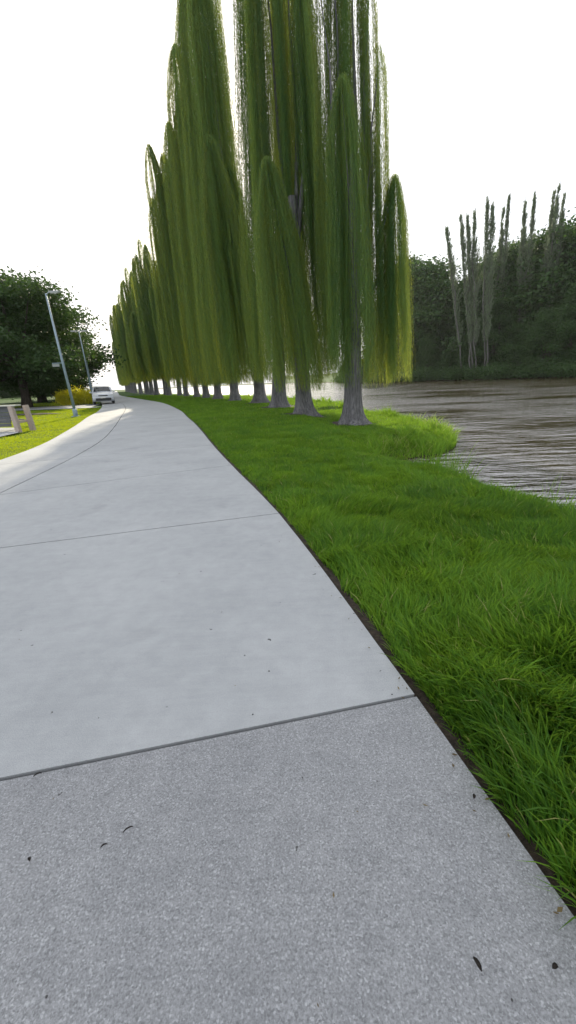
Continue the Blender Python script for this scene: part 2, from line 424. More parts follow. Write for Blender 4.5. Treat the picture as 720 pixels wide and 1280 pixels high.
def vn(P, f, o=0):
    # cheap smooth value noise, vectorised
    q = P[:, :2]*f+o; i = np.floor(q).astype(int); fr = q-i; fr = fr*fr*(3-2*fr)
    def hsh(a, b_): v = np.sin(a*127.1+b_*311.7)*43758.5453; return v-np.floor(v)
    a = hsh(i[:, 0], i[:, 1]); b_ = hsh(i[:, 0]+1, i[:, 1]); c2_ = hsh(i[:, 0], i[:, 1]+1); d2 = hsh(i[:, 0]+1, i[:, 1]+1)
    return (a*(1-fr[:, 0])+b_*fr[:, 0])*(1-fr[:, 1])+(c2_*(1-fr[:, 0])+d2*fr[:, 0])*fr[:, 1]
TRUNKS = [(2.82, 16.4, .40), (1.02, 19.6, .44), (-.25, 25.3, .5), (-1.78, 31.6, .5), (-4.47, 38.3, .5), (-7.02, 44.65, .48), (-9.19, 49.3, .45), (-11.42, 54.5, .42), (-14.33, 61.1, .42)]
def scatter(x0, x1, y0, y1, dens, side='right', edge=.05):
    n = int((x1-x0)*(y1-y0)*dens); P = np.column_stack([rng.uniform(x0, x1, n), rng.uniform(y0, y1, n)])
    sd = gsdf(P); P = P[sd > .1]; sd = sd[sd > .1]
    pdv = pathd(P) if False else gpd(P); m = pdv > -.15
    rx = np.interp(P[:, 1], RC[:, 1], RC[:, 0]); lx = np.interp(P[:, 1], LC[:, 1], LC[:, 0])
    m &= (P[:, 0] > rx) if side == 'right' else (P[:, 0] < lx)
    P, sd, d = P[m], sd[m], pdv[m]
    m = d > edge*(.4+1.3*vn(P, 5))
    P, sd, d = P[m], sd[m], d[m]
    keep = np.ones(len(P), bool)
    for tx, ty, tr in TRUNKS:
        dd = np.hypot(P[:, 0]-tx, P[:, 1]-ty); keep &= dd > tr*(1.9+1.2*vn(P, 3.0))
    P, sd, d = P[keep], sd[keep], d[keep]
    return np.column_stack([P, height(P, sd)-.01]), sd, d
def lawn(bands, side, hfun, name):
    Vs, Fs, Ts, b0 = [], {3: [], 4: []}, [], 0
    for (x0, x1, y0, y1, dens, wmul, segs) in bands:
        P, sd, d = scatter(x0, x1, y0, y1, dens, side)
        n = len(P)
        if not n: continue
        h, lean, wdt, tint = hfun(P, sd, d, n)
        V, F, t = blades(P, h, wdt*wmul, lean, tint, segs)
        for f in F: Fs[f.shape[1]].append(f+b0)
        b0 += len(V); Vs.append(V); Ts.append(t)
    FF = [np.concatenate(v) for v in Fs.values() if v]
    return npmesh(name, np.concatenate(Vs), FF, np.concatenate(Ts))
def lawn_right(P, sd, d, n):
    c = vn(P, 3.1); c2_ = vn(P, 7.7, 31); c3 = vn(P, .8, 11)
    h = (.035+.075*c+.04*c2_)*rng.uniform(.55, 1.35, n)*(.85+.45*c3)
    nearf = np.clip((5.5-P[:, 1])/4, 0, 1); h *= 1+1.0*nearf
    h *= np.clip(.5+d/.5, .5, 1)
    a = vn(P, 2.3, 5)*9+rng.normal(0, .9, n)
    l = h*rng.uniform(.2, 1.0, n)
    lean = np.column_stack([np.cos(a), np.sin(a)])*l[:, None]
    wdt = rng.uniform(.0035, .0078, n)*(1+.35*nearf)
    tint = np.clip(.12+.6*vn(P, 1.7, 3)+rng.normal(0, .28, n)-.12*c2_, 0, 1)
    return h, lean, wdt, np.where(rng.random(n) < .02, 1, np.minimum(tint, .9))
me = lawn([(.0, 3.6, -.2, 2.2, 9000, 1.0, 4), (-.8, 4.6, 2.2, 4.5, 6500, 1.15, 3), (-2.2, 5, 4.5, 8, 3600, 1.7, 3), (-4.5, 6, 8, 14, 1700, 2.6, 2),
           (-8, 8, 14, 24, 620, 4.5, 1), (-12.5, 7, 24, 40, 230, 8, 1), (-30, 0, 40, 80, 70, 14, 1)], 'right', lawn_right, 'lawn_grass')
tag(link('lawn_grass', me, M_grass), 'thick green lawn grass between the pale path and the river', 'grass', kind='stuff')
def verge(P, sd, d, n):
    h = .05*rng.uniform(.5, 1.4, n)*(.7+.6*vn(P, 2)); a = rng.uniform(0, 6.28, n); l = h*rng.uniform(.1, .8, n)
    return h, np.column_stack([np.cos(a), np.sin(a)])*l[:, None], rng.uniform(.004, .008, n), np.clip(.3+.4*vn(P, 1.1)+rng.normal(0, .2, n), 0, 1)
me = lawn([(-13, -6, 5, 14, 1500, 2.6, 1), (-18, -7, 14, 24, 620, 4.5, 1), (-26, -9, 24, 36, 260, 8, 1), (-45, -24, 27, 60, 40, 18, 1)], 'left', verge, 'verge_grass')
tag(link('verge_grass', me, M_strip), 'short yellow-green grass verge left of the path', 'grass', kind='stuff')
def bankgrass(P, sd, d, n):
    h = rng.uniform(.08, .46, n)*(.25+1.5*vn(P, 1.9)**1.6)*(.6+.8*vn(P, 5, 9)); a = rng.uniform(0, 6.28, n); l = h*rng.uniform(.2, .9, n)
    return h, np.column_stack([np.cos(a), np.sin(a)])*l[:, None], rng.uniform(.006, .012, n), np.clip(.25+.6*vn(P, .9)+rng.normal(0, .2, n), 0, 1)
Vs, Fs3, Fs4, Ts, b0 = [], [], [], [], 0
for (x0, x1, y0, y1, dens, wm, lim) in ((2, 9, 9.2, 22, 900, 1.8, 1.15), (-8, 8, 22, 55, 90, 5, 1.6), (2.4, 7, .5, 9.2, 300, 1.0, 1.0)):
    P, sd, d = scatter(x0, x1, y0, y1, dens); m = (sd < lim*(.5+vn(P, 1.5))); P, sd, d = P[m], sd[m], d[m]
    h, lean, wdt, tint = bankgrass(P, sd, d, len(P)); V, F, t = blades(P, h*(.9 if y0 > 9 else 1.1), wdt*wm, lean, tint, 3)
    for f in F: (Fs3 if f.shape[1] == 3 else Fs4).append(f+b0)
    b0 += len(V); Vs.append(V); Ts.append(t)
tag(link('bank_grass', npmesh('bank_grass', np.concatenate(Vs), [np.concatenate(Fs4), np.concatenate(Fs3)], np.concatenate(Ts)), M_grass),
    'taller ragged grass along the river bank under the willows', 'grass', kind='stuff')

# worn bare soil round the nearest trunks
for tx, ty, tr in TRUNKS[:4]:
    na = 40; V = []; 
    for q, fr_ in enumerate((.3, .7, 1.0)):
        for k_ in range(na):
            a = k_/na*6.2832; rr_ = (tr*2.3+.45*mnoise.noise(Vector((math.cos(a)*1.5+tx, math.sin(a)*1.5+ty, 1))))*fr_
            V.append((tx+math.cos(a)*rr_*1.25, ty+math.sin(a)*rr_))
    V = np.array(V); zz = height(V)+np.repeat([.03, .02, -.03], na)
    F = np.array([[q*na+k_, q*na+(k_+1) % na, (q+1)*na+(k_+1) % na, (q+1)*na+k_] for q in (0, 1) for k_ in range(na)])
    tag(link('bare_soil', npmesh('bare_soil', np.column_stack([V, zz]), [F], smooth=True), M_soil), kind='structure')
# ------------------------------------------------------------------ willows
def trunk_bm(r, h, lean=(0, 0), seed=0, limbs=5, H=18, n=28, flare=2.0):
    bm = bmesh.new(); rings = []; zs = [0, .06, .15, .3, .5, .8, 1.2, 1.8, 2.6, 3.6, 5, 7, 9.5, 12]; zs = [z for z in zs if z < h]+[h]
    for z in zs:
        rr = r*(1-.55*min(1, z/h)) + r*(flare-1)*math.exp(-z/.32)*.9
        ring = []
        for k_ in range(n):
            a = 2*math.pi*k_/n
            rid = 1+(.10*math.sin(7*a+seed)+.06*math.sin(13*a+2*seed+z*.3))*(.6+1.2*math.exp(-z/.4))+.28*math.exp(-z/.25)*math.sin(5*a+seed*3)*.6
            rid += .05*mnoise.noise(Vector((math.cos(a)*3, math.sin(a)*3, z*.8+seed)))
            ring.append(bm.verts.new((lean[0]*z/h+math.cos(a)*rr*rid, lean[1]*z/h+math.sin(a)*rr*rid, z-.12)))
        rings.append(ring)
    for i in range(len(rings)-1):
        for k_ in range(n): bm.faces.new((rings[i][k_], rings[i][(k_+1) % n], rings[i+1][(k_+1) % n], rings[i+1][k_]))
    rnd = random.Random(seed)
    return bm, rnd
def strands(lobes, l, w, cover, seed=0, gold=.3):
    """lobes: (xt,yt,zt, xb,yb,zb, Rad, dens). leaf triangles set along hanging strands"""
    rg = np.random.default_rng(seed); VV, TT = [], []
    for (xt, yt, zt, xb, yb, zb, Rad, dens) in lobes:
        Hh = zt-zb; area = 2*math.pi*Rad*Hh*.8; nl = int(cover*dens*area/(.5*l*w)); sp = l*.5
        ns = max(12, int(nl*sp/(Hh*.60)))
        th = rg.uniform(0, 2*math.pi, ns)
        # strands gather in tassels
        tas = rg.uniform(0, 2*math.pi, max(5, int(11*Rad))); pick = rg.integers(0, len(tas), ns); th = np.where(rg.random(ns) < .84, tas[pick]+rg.normal(0, .10, ns), th)
        trad = rg.uniform(.76, 1.16, len(tas))
        rho = np.where(rg.random(ns) < .62, rg.uniform(.82, 1.04, ns), np.sqrt(rg.uniform(.02, .9, ns)))*trad[pick]
        d0 = np.where(rg.random(ns) < .40, rg.exponential(.3, ns), rg.uniform(0, .62*Hh, ns))
        d1 = np.minimum(d0+rg.uniform(.35, 1.0, ns)*Hh, Hh-rg.exponential(.7, ns)*(.6+.8*(trad[pick]-.9)*4).clip(.2, 2)); d1 = np.maximum(d1, d0+1)
        cnt = np.maximum(3, ((d1-d0)/sp).astype(int)); sid = np.repeat(np.arange(ns), cnt)
        kk = np.arange(cnt.sum())-np.repeat(np.cumsum(cnt)-cnt, cnt)
        dd = d0[sid]+(kk+rg.random(len(kk)))*sp
        fr = dd/Hh; ph1, ph2 = rg.uniform(0, 6.28, (2, ns))
        Rz = Rad*np.minimum(1, np.sqrt(np.maximum(dd, 0)/(2.2*Rad)))*(.58+.42*np.minimum(1, fr*1.25))
        wb = .05+.05*fr
        x = xt+(xb-xt)*fr+np.cos(th[sid])*rho[sid]*Rz+wb*np.sin(ph1[sid]+dd*.8); y = yt+(yb-yt)*fr+np.sin(th[sid])*rho[sid]*Rz+wb*np.sin(ph2[sid]+dd*.9)
        z = zt-dd
        p = np.column_stack([x, y, z]); m = len(p)
        a = rg.uniform(0, 6.28, m); tilt = rg.uniform(.05, .5, m)
        dr = np.column_stack([np.cos(a)*np.sin(tilt), np.sin(a)*np.sin(tilt), -np.cos(tilt)])*(l*rg.uniform(.7, 1.3, m))[:, None]
        b_ = rg.uniform(0, 6.28, m); sd = np.column_stack([np.cos(b_), np.sin(b_), np.zeros(m)])*w/2
        VV.append(np.stack([p-sd, p+sd, p+dr], 1).reshape(-1, 3))
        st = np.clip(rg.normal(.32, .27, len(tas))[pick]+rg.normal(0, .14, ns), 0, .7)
        backlit = (rg.random(len(tas))**1.5)[pick][sid]*gold*np.clip((fr-.25)/.75, 0, 1)**1.4      # sun glowing through the skirts, painted as golden tint towards the hanging ends
        TT.append(np.repeat(st[sid]*.8+rg.normal(0, .06, m)+backlit, 3))
    V = np.concatenate(VV); F = np.arange(len(V)).reshape(-1, 3)
    return npmesh('crown', V, [F], np.clip(np.concatenate(TT), 0, 1))
def limbs(bm, lobes, h0, r, lean=(0, 0)):
    for (xt, yt, zt, xb, yb, zb, Rad, dens) in lobes:
        z0 = min(h0*.75, zt*.45); a = Vector((lean[0]*z0/h0, lean[1]*z0/h0, z0)); e = Vector((xt, yt, zt-.5)); mdl = a.lerp(e, .4)+Vector(((xb-a.x)*.25, (yb-a.y)*.25, 0))
        tube(bm, [a, mdl, a.lerp(e, .72), e], [r*.34, r*.17, r*.08, .01], 6, False)
# lobes relative to the trunk
def px(pt, Yd):   # helper table values were measured once on the ground plane and in height: (image column,row at depth)
    u_, v_ = pt[0]-360, -(pt[1]-640)
    X_ = u_*cr+v_*sr; Z_ = -u_*sr+v_*cr; f = 490
    dx, dy, dz = X_, f*c_+Z_*s_, -f*s_+Z_*c_
    return (dx/dy*Yd, Yd, 1.5+dz/dy*Yd)
def lob(tr, top, bot, hw, Yd, dens=1.0, zmax=None, dyb=0):
    a = px(top, Yd); b_ = px(bot, Yd); zt = a[2]; rad = hw/490*math.hypot(a[0], Yd)*.93
    return (a[0]-tr[0], a[1]-tr[1], zt, b_[0]-tr[0], b_[1]-tr[1]+dyb, b_[2], rad, dens)
W = []
T = TRUNKS
W.append((T[0], [lob(T[0], (428, 78), (444, 478), 27, 15.4, 1.0), lob(T[0], (398, -60), (408, 462), 9, 16.6, .45), lob(T[0], (412, -120), (420, 455), 10, 17.0, .5),
    lob(T[0], (440, -140), (452, 470), 20, 16.8, .9), lob(T[0], (462, -40), (466, 478), 11, 16.4, .6), lob(T[0], (475, 38), (480, 476), 10, 16.2, .5),
    lob(T[0], (466, 148), (474, 470), 9, 15.8, .45), lob(T[0], (494, 205), (498, 470), 19, 16.0, 1.5), lob(T[0], (420, -60), (436, 450), 18, 17.3, .7)],
    'nearest willow, its trunk on the grassy point where the bank juts into the river', .13, .0125))
W.append((T[1], [lob(T[1], (333, 188), (374, 486), 36, 18.2, 1.0), lob(T[1], (356, -160), (396, 470), 27, 20.1, 1.0), lob(T[1], (375, -60), (410, 466), 20, 19.6, .8),
    lob(T[1], (322, -140), (358, 470), 28, 20.6, .9)],
    'second willow from the river point, blunt finger of foliage hanging before its crown', .14, .015))
W.append((T[2], [lob(T[2], (334, -160), (364, 474), 20, 25, .9), lob(T[2], (303, -110), (332, 478), 20, 24.4, 1.0), lob(T[2], (350, -100), (372, 470), 22, 26, .8)],
    'third willow from the river point, tall crown running out of the top of the picture', .17, .019))
W.append((T[3], [lob(T[3], (261, 166), (305, 478), 32, 29, 1.0), lob(T[3], (236, -90), (290, 478), 34, 31, 1.0), lob(T[3], (246, -120), (300, 480), 22, 33, .9), lob(T[3], (286, 205), (322, 476), 17, 30, .9)],
    'fourth willow from the river point, with a lower round-topped column at its front left', .20, .023))
W.append((T[4], [lob(T[4], (218, 52), (266, 482), 22, 37, .95), lob(T[4], (233, -20), (280, 482), 26, 38, 1.0), lob(T[4], (255, 130), (296, 480), 24, 40, .9)],
    'fifth willow from the river point, its trunk beside the sunlit patch of lawn', .24, .029))
W.append((T[5], [lob(T[5], (210, 150), (258, 482), 20, 43, 1.0), lob(T[5], (226, 110), (272, 480), 20, 45, 1.0), lob(T[5], (236, 100), (280, 480), 20, 47, .8)],
    'sixth willow from the river point, yellow-green fringe on the path side', .27, .034))
W.append((T[6], [lob(T[6], (185, 178), (236, 482), 14, 48, .9), lob(T[6], (203, 190), (250, 482), 16, 49, .9), lob(T[6], (214, 170), (262, 480), 18, 51, .9)],
    'seventh willow from the river point, the leftmost with thin pointed tips against the sky', .30, .038))
W.append((T[7], [lob(T[7], (190, 246), (222, 484), 13, 53, .9), lob(T[7], (200, 215), (238, 482), 16, 55, .9), lob(T[7], (215, 200), (250, 482), 18, 57, .9)],
    'eighth willow from the river point, a lower crown under the pointed tips', .33, .042))
G_W = 'willows in the long row beside the path'
for i, (tr, lobes, lab, l, w_) in enumerate(W):
    root = empty('willow_tree', (tr[0], tr[1], (0, -.12)[i < 1]-.05 if i > 1 else (-.24, -.14)[i])); tag(root, lab, 'tree', G_W)
    top = lobes[0]; ln = (lobes[-1][3]*.3, 0)
    bm, rnd = trunk_bm(tr[2]*.88, 9, ln, i*1.7+1, flare=2.1 if i < 4 else 1.6)
    limbs(bm, lobes, 9, tr[2], ln)
    bmlink('trunk', bm, M_wbark, root, True)
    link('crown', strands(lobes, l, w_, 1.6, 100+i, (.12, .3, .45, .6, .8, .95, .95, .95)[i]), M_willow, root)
# farther willows share three crowns
def generic(seed, H, l, w_):
    rg = random.Random(seed); L = []
    for k_ in range(8):
        a = k_/8*6.28+rg.uniform(-.3, .3); r_ = rg.uniform(1.3, 2.2); h_ = H*rg.uniform(.72, .97)
        L.append((math.cos(a)*r_-1.0, math.sin(a)*r_, h_, math.cos(a)*r_*1.15+.2, math.sin(a)*r_*1.1, rg.uniform(2.6, 3.6), rg.uniform(.75, 1.15), .9))
    L.append((-.8, 0, H, 0, 0, 3, 1.3, .8)); L.append((-1.5, -.5, H*1.03, -.5, 0, 3, .7, .7))
    return L
gen = []
for sd_, H_ in ((11, 21.5), (12, 20), (13, 22.5)):
    L = generic(sd_, H_, 0, 0); bm, rnd = trunk_bm(.44, 9, (0, 0), sd_, flare=1.5, n=14); limbs(bm, L, 9, .42)
    bmesh.ops.recalc_face_normals(bm, faces=bm.faces); tm = bpy.data.meshes.new('trunk'); bm.to_mesh(tm); bm.free(); tm.materials.append(M_wbark)
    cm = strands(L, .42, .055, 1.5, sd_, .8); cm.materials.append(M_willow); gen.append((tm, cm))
ROW = catmull([(-14.33, 61.1), (-20.5, 73.5), (-26.5, 86), (-37, 108), (-49, 135), (-64, 172), (-82, 215)], 1)
dd = np.concatenate([[0], np.cumsum(np.linalg.norm(np.diff(ROW, axis=0), axis=1))]); nW = 22
ordn = ['ninth', 'tenth', 'eleventh', 'twelfth', 'thirteenth', 'fourteenth']
for i in range(nW):
    s = i*5.6+.08*i*i; x = np.interp(s, dd, ROW[:, 0])+rng.uniform(-.4, .4); y = np.interp(s, dd, ROW[:, 1])
    root = empty('willow_tree', (x, y, -.05), rng.uniform(-.5, .5)); sc_ = rng.uniform(.9, 1.1); root.scale = (sc_, sc_, sc_*rng.uniform(.93, 1.05))
    lab = (ordn[i]+' willow from the river point, part of the hazy green wall beside the bend') if i < 6 else 'small far willow where the row closes up beyond the bend of the path'
    tag(root, lab, 'tree', G_W if i < 6 else 'far willows merging at the end of the row')
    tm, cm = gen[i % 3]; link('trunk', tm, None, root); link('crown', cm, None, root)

# ------------------------------------------------------------------ broadleaf trees
def leafcloud(lumps, n, size, seed, flat=.6, drop=0):
    rg = np.random.default_rng(seed); L = np.array(lumps, float)   # x,y,z,rx,ry,rz
    vol = L[:, 3]*L[:, 4]+L[:, 3]*L[:, 5]; pk = rg.choice(len(L), n, p=vol/vol.sum()); q = L[pk]
    v = rg.normal(size=(n, 3)); v /= np.linalg.norm(v, axis=1)[:, None]; rr = rg.uniform(0, 1, n)**.28
    # twig clumps
    lump = 1+.22*np.sin(v[:, 0]*7+pk)*np.sin(v[:, 1]*6+2*pk)+.12*np.sin(v[:, 2]*13+pk*3)
    p = q[:, :3]+v*q[:, 3:]*(rr*lump)[:, None]
    cl = max(1, n//14); cc = rg.integers(0, n, cl); own = rg.integers(0, cl, n)
    p = np.where((rg.random(n) < .8)[:, None], p[cc][own]+rg.normal(0, 1, (n, 3))*np.array([size*1.9, size*1.9, size*1.1]), p)
    a = rg.normal(size=(n, 3)); a[:, 2] *= flat; a /= np.linalg.norm(a, axis=1)[:, None]
    b_ = np.cross(a, rg.normal(size=(n, 3))); b_ /= np.linalg.norm(b_, axis=1)[:, None]
    s = (size*rg.uniform(.6, 1.3, n))[:, None]
    V = np.stack([p-a*s*.5, p+b_*s*.28, p+a*s*.5, p-b_*s*.28], 1).reshape(-1, 3)
    tint = np.repeat(np.clip(rg.normal(.4, .2, cl)[own]+rg.normal(0, .12, n), 0, 1), 4)
    return npmesh('crown', V, [np.arange(len(V)).reshape(-1, 4)], tint)
def broad(seed, H, Rr, layers=7, base=.25, n=26000, size=.35, per=5):
    rg = random.Random(seed); L = []
    for k_ in range(layers):
        u_ = (k_+.5)/layers; z = H*(base+(1-base)*u_); prof = math.sqrt(max(.05, 1-(2*max(0, u_-.18)/1.64)**2)) if u_ > .18 else .85
        for j in range(max(2, int(per*prof+1))):
            a = rg.uniform(0, 6.28); r_ = Rr*prof*rg.uniform(.3, .85)
            L.append((math.cos(a)*r_, math.sin(a)*r_, z+rg.uniform(-.4, .4), Rr*rg.uniform(.22, .4), Rr*rg.uniform(.22, .4), H*rg.uniform(.05, .09)))
    me = leafcloud(L, n, size, seed)
    bm = bmesh.new(); pts = [(0, 0, -.3), (.1, 0, H*.12), (.05, .1, H*.3), (0, 0, H*.55), (0, 0, H*.9)]; r0 = H*.032
    tube(bm, pts, [r0*1.6, r0, r0*.9, r0*.6, .05], 10)
    for (x, y, z, a, b_, c2_) in L[::2]:
        s0 = Vector((0, 0, H*rg.uniform(.18, .4))); e = Vector((x, y, z)); tube(bm, [s0, s0.lerp(e, .5)+Vector((0, 0, -.05*H)), e], [r0*.4, r0*.25, .03], 5, False)
    bmesh.ops.recalc_face_normals(bm, faces=bm.faces); tm = bpy.data.meshes.new('trunk'); bm.to_mesh(tm); bm.free()
    return tm, me
def plant(name, tm, cm, loc, lab, cat, group=None, rz=0, sc=1, mats=(None, None)):
    root = empty(name, loc, rz); root.scale = (sc, sc, sc) if not isinstance(sc, tuple) else sc; tag(root, lab, cat, group)
    if tm: link('trunk', tm, mats[0], root)
    link('crown', cm, mats[1], root); return root
bA = broad(31, 12.5, 8.2, 8, .2, 60000, .34, 7); bB = broad(32, 11, 7.2, 8, .16, 50000, .36, 7); bC = broad(33, 9.5, 5.5, 7, .12, 34000, .36, 6)
G_L = 'dark spreading trees left of the path'
for (mesh_, loc, lab, sc_, rz) in [
    (bA, (-27.5, 44, 0), 'broad dark tree with layered crown behind the first lamp post', 1.0, .3),
    (bB, (-37, 40, 0), 'dark spreading tree behind the slatted bench at the left edge', 1.1, 1.0),
    (bB, (-38.6, 66, 0), 'dark tree above the parked white car, its crown reaching toward the willows', 1.45, 2.2),
    (bC, (-36, 66, 0), 'smaller dark tree far behind the second lamp post', 1.15, .6),
    (bC, (-45, 84, 0), 'distant dark tree at the bend of the path beside the small lamps', 1.15, 4.0),
    (bA, (-47, 50, 0), 'large dark tree farthest to the left behind the others', 1.0, 2.0),
    (bA, (-40, 34, 0), 'dark tree standing nearest the left edge of the picture', .8, 5.0)]:
    plant('shade_tree', *mesh_, loc, lab, 'tree', G_L, rz, sc_, (M_dbark, M_broad))
# background wood closing the left side
far1 = broad(41, 22, 9, 8, .02, 42000, .58, 8); far2 = broad(42, 26, 8, 9, .02, 42000, .58, 8); far3 = broad(43, 18, 8, 7, .02, 36000, .58, 8)
FARM = (far1, far2, far3)
for i in range(16):
    a = R(-62+i*2.15); dist = 165+35*((i*7) % 5)/5
    m_ = FARM[i % 3]; s = rng.uniform(.5, .7)
    plant('background_tree', m_[0], m_[1], (math.sin(a)*dist, math.cos(a)*dist, 0), 'far background tree in the wood behind the park lawn', 'tree', 'background trees beyond the park', rng.uniform(0, 6), s, (M_dbark, M_far))
# golden shrubs behind the car
ym = leafcloud([(0, 0, .9, 1.1, 1.0, .8), (.7, .2, .7, .8, .8, .6), (-.7, 0, .8, .8, .8, .7)], 5000, .17, 51)
for i, (x, y, s, lab) in enumerate([(-21.9, 46.4, .62, 'golden yellow shrub beside the second lamp post behind the white car'), (-23.1, 46.2, .68, 'golden yellow shrub in the middle of the three, left of the car'), (-24.3, 45.8, .62, 'golden yellow shrub nearest the trunk of the broad dark tree')]):
    r_ = empty('golden_shrub', (x, y, 0), i*1.3); r_.scale = (s, s, s*1.5); tag(r_, lab, 'shrub', 'golden shrubs behind the white car'); link('foliage', ym, M_yellow, r_)
    bm = bmesh.new()
    for k_ in range(5): tube(bm, [(0, 0, -.1), (math.cos(k_*1.3)*.3, math.sin(k_*1.3)*.3, .5), (math.cos(k_*1.3)*.6, math.sin(k_*1.3)*.6, 1.0)], [.04, .03, .01], 5)
    bmlink('stem', bm, M_dbark, r_)

# ------------------------------------------------------------------ far bank
FB = FARS; fd = np.concatenate([[0], np.cumsum(np.linalg.norm(np.diff(FB, axis=0), axis=1))])
def fbpos(azdeg, back):
    a = R(azdeg); d_ = np.array([math.sin(a), math.cos(a)])
    rr = np.arange(60, 500, 1.0); ok = ~inside(d_[None]*rr[:, None], POLY)
    return d_*((rr[ok][0] if ok.any() else 200)+back)
G_F = 'trees of the wood on the far bank'
k_ = 0
spec = []
for a in np.arange(9, 47, 2.6):
    spec.append((a, rng.uniform(7, 10), rng.uniform(.40, .6) if a < 25 else rng.uniform(.72, .95)))
for a in np.arange(14, 47, 2.4):
    spec.append((a+rng.uniform(-.3, .3), rng.uniform(20, 30), None))
for a, back, s in spec:
    p = fbpos(a, back)
    if s is None:
        want = np.interp(a, [10, 14, 16.5, 18.5, 21, 24, 28, 32, 37, 47], [30, 34, 42, 38, 25, 31, 37, 36, 40, 42]); s = want/(22, 26, 18)[k_ % 3]*rng.uniform(.94, 1.05)
    m_ = FARM[k_ % 3]; k_ += 1
    plant('bank_tree', m_[0], m_[1], (p[0], p[1], height(p[None])[0]-.3), 'dark leafy tree in the continuous wood lining the far bank', 'tree', G_F, rng.uniform(0, 6), s, (M_dbark, M_far))
bush = leafcloud([(0, 0, 1.4, 3.2, 2.4, 1.6), (2.5, .4, 1.0, 2.2, 2, 1.3), (-2.4, 0, 1.2, 2.4, 2, 1.5)], 5000, .5, 61)
for a in np.arange(8, 47, 1.4):
    p = fbpos(a, rng.uniform(1.2, 2.6)); r_ = empty('bank_bush', (p[0], p[1], -.3), rng.uniform(0, 6)); s = rng.uniform(.7, 1.35); r_.scale = (s, s, s)
    tag(r_, 'low green bush overhanging the waterline of the far bank', 'bush', 'bushes along the far waterline'); link('foliage', bush, M_far, r_)
# slender poplars: top pixel, base pixel measured; standing just behind the waterline bushes
def poplar(loc, tip, H, seed, w_):
    rg = np.random.default_rng(seed); bm = bmesh.new(); t = Vector(tip)-Vector(loc); n_ = 9
    pts = [t*(i/n_)+Vector((rg.normal(0, .3), rg.normal(0, .3), 0))*(i > 0) for i in range(n_+1)]
    tube(bm, pts, [.24*(1-i/n_)**.8+.03 for i in range(n_+1)], 7)
    VV, TT = [], []
    for k_ in range(150):
        u0 = 1-.74*rg.uniform(0, 1)**.9; env = w_*min(1, ((1-u0)*2.6)**.9)*(1-.4*max(0, (.62-u0)/.3))
        b0 = t*(u0-.06); a = rg.uniform(0, 6.28); r_ = env*rg.uniform(.35, 1.05); ln = r_*rg.uniform(2.0, 3.6)+1.2
        e = b0+Vector((math.cos(a)*r_, math.sin(a)*r_, ln)); e.z = min(e.z, t.z+.5)
        tube(bm, [b0, b0.lerp(e, .5)+Vector((math.cos(a)*.2, math.sin(a)*.2, -.1)), e], [.05, .035, .015], 4, False)
        m = int(36*rg.uniform(.4, 1.3)); q = rg.uniform(.25, 1.05, m)[:, None]; c2_ = np.array(b0)[None]*(1-q)+np.array(e)[None]*q+rg.normal(0, .17, (m, 3))
        dr = rg.normal(0, .16, (m, 3)); dr[:, 2] = rg.uniform(.35, .8, m); an = rg.uniform(0, 6.28, m); sd = np.column_stack([np.cos(an), np.sin(an), np.zeros(m)])*.10
        VV.append(np.stack([c2_-sd, c2_+sd, c2_+dr], 1).reshape(-1, 3)); TT.append(np.repeat(rg.random(m), 3))
    V = np.concatenate(VV); return bm, npmesh('crown', V, [np.arange(len(V)).reshape(-1, 3)], np.concatenate(TT))
pop = [((556, 276), (578, 440), 'leftmost slender poplar of the far bank, leaning left'), ((574, 258), (590, 446), 'slender poplar second from the left on the far bank'),
       ((583, 262), (593, 446), 'thin poplar between two taller ones left of the round dark tree'), ((592, 254), (596, 446), 'slender poplar just left of the twin in front of the round dark tree'),
       ((609, 236), (606, 440), 'tall left stem of the twin poplars at the left end of the high wood'), ((616, 246), (609, 440), 'shorter right stem of the twin poplars at the left end of the high wood'),
       ((630, 250), (618, 420), 'short slim poplar, left of the pair that rises behind the rounded crown'), ((637, 235), (624, 420), 'taller slim poplar above the rounded crown in the middle of the wood'),
       ((657, 238), (648, 410), 'left poplar of the bare pair right of the middle'), ((669, 232), (655, 410), 'right poplar of the bare pair right of the middle'),
       ((694, 230), (672, 420), 'left stem of the rightmost poplar clump'), ((700, 220), (677, 420), 'tallest poplar, in the middle of the rightmost clump'), ((707, 232), (682, 420), 'rightmost slender poplar, near the edge of the picture')]
for i, (tp, bt, lab) in enumerate(pop):
    a = math.degrees(math.atan2(px(bt, 1)[0], 1)); q = fbpos(a, 1.5 if i < 6 else 13); Yd = q[1]
    b_ = px(bt, Yd); t_ = px(tp, Yd); zb = 0
    fr = (zb-b_[2])/(t_[2]-b_[2]); base = (b_[0]+(t_[0]-b_[0])*fr*.5, Yd, 0)
    root = empty('poplar_tree', base); tag(root, lab, 'poplar', 'slender poplars on the far bank')
    bm, cm = poplar(base, t_, 0, 200+i, 1.5); bmlink('trunk', bm, M_pbark, root, True); link('crown', cm, M_poplar, root)

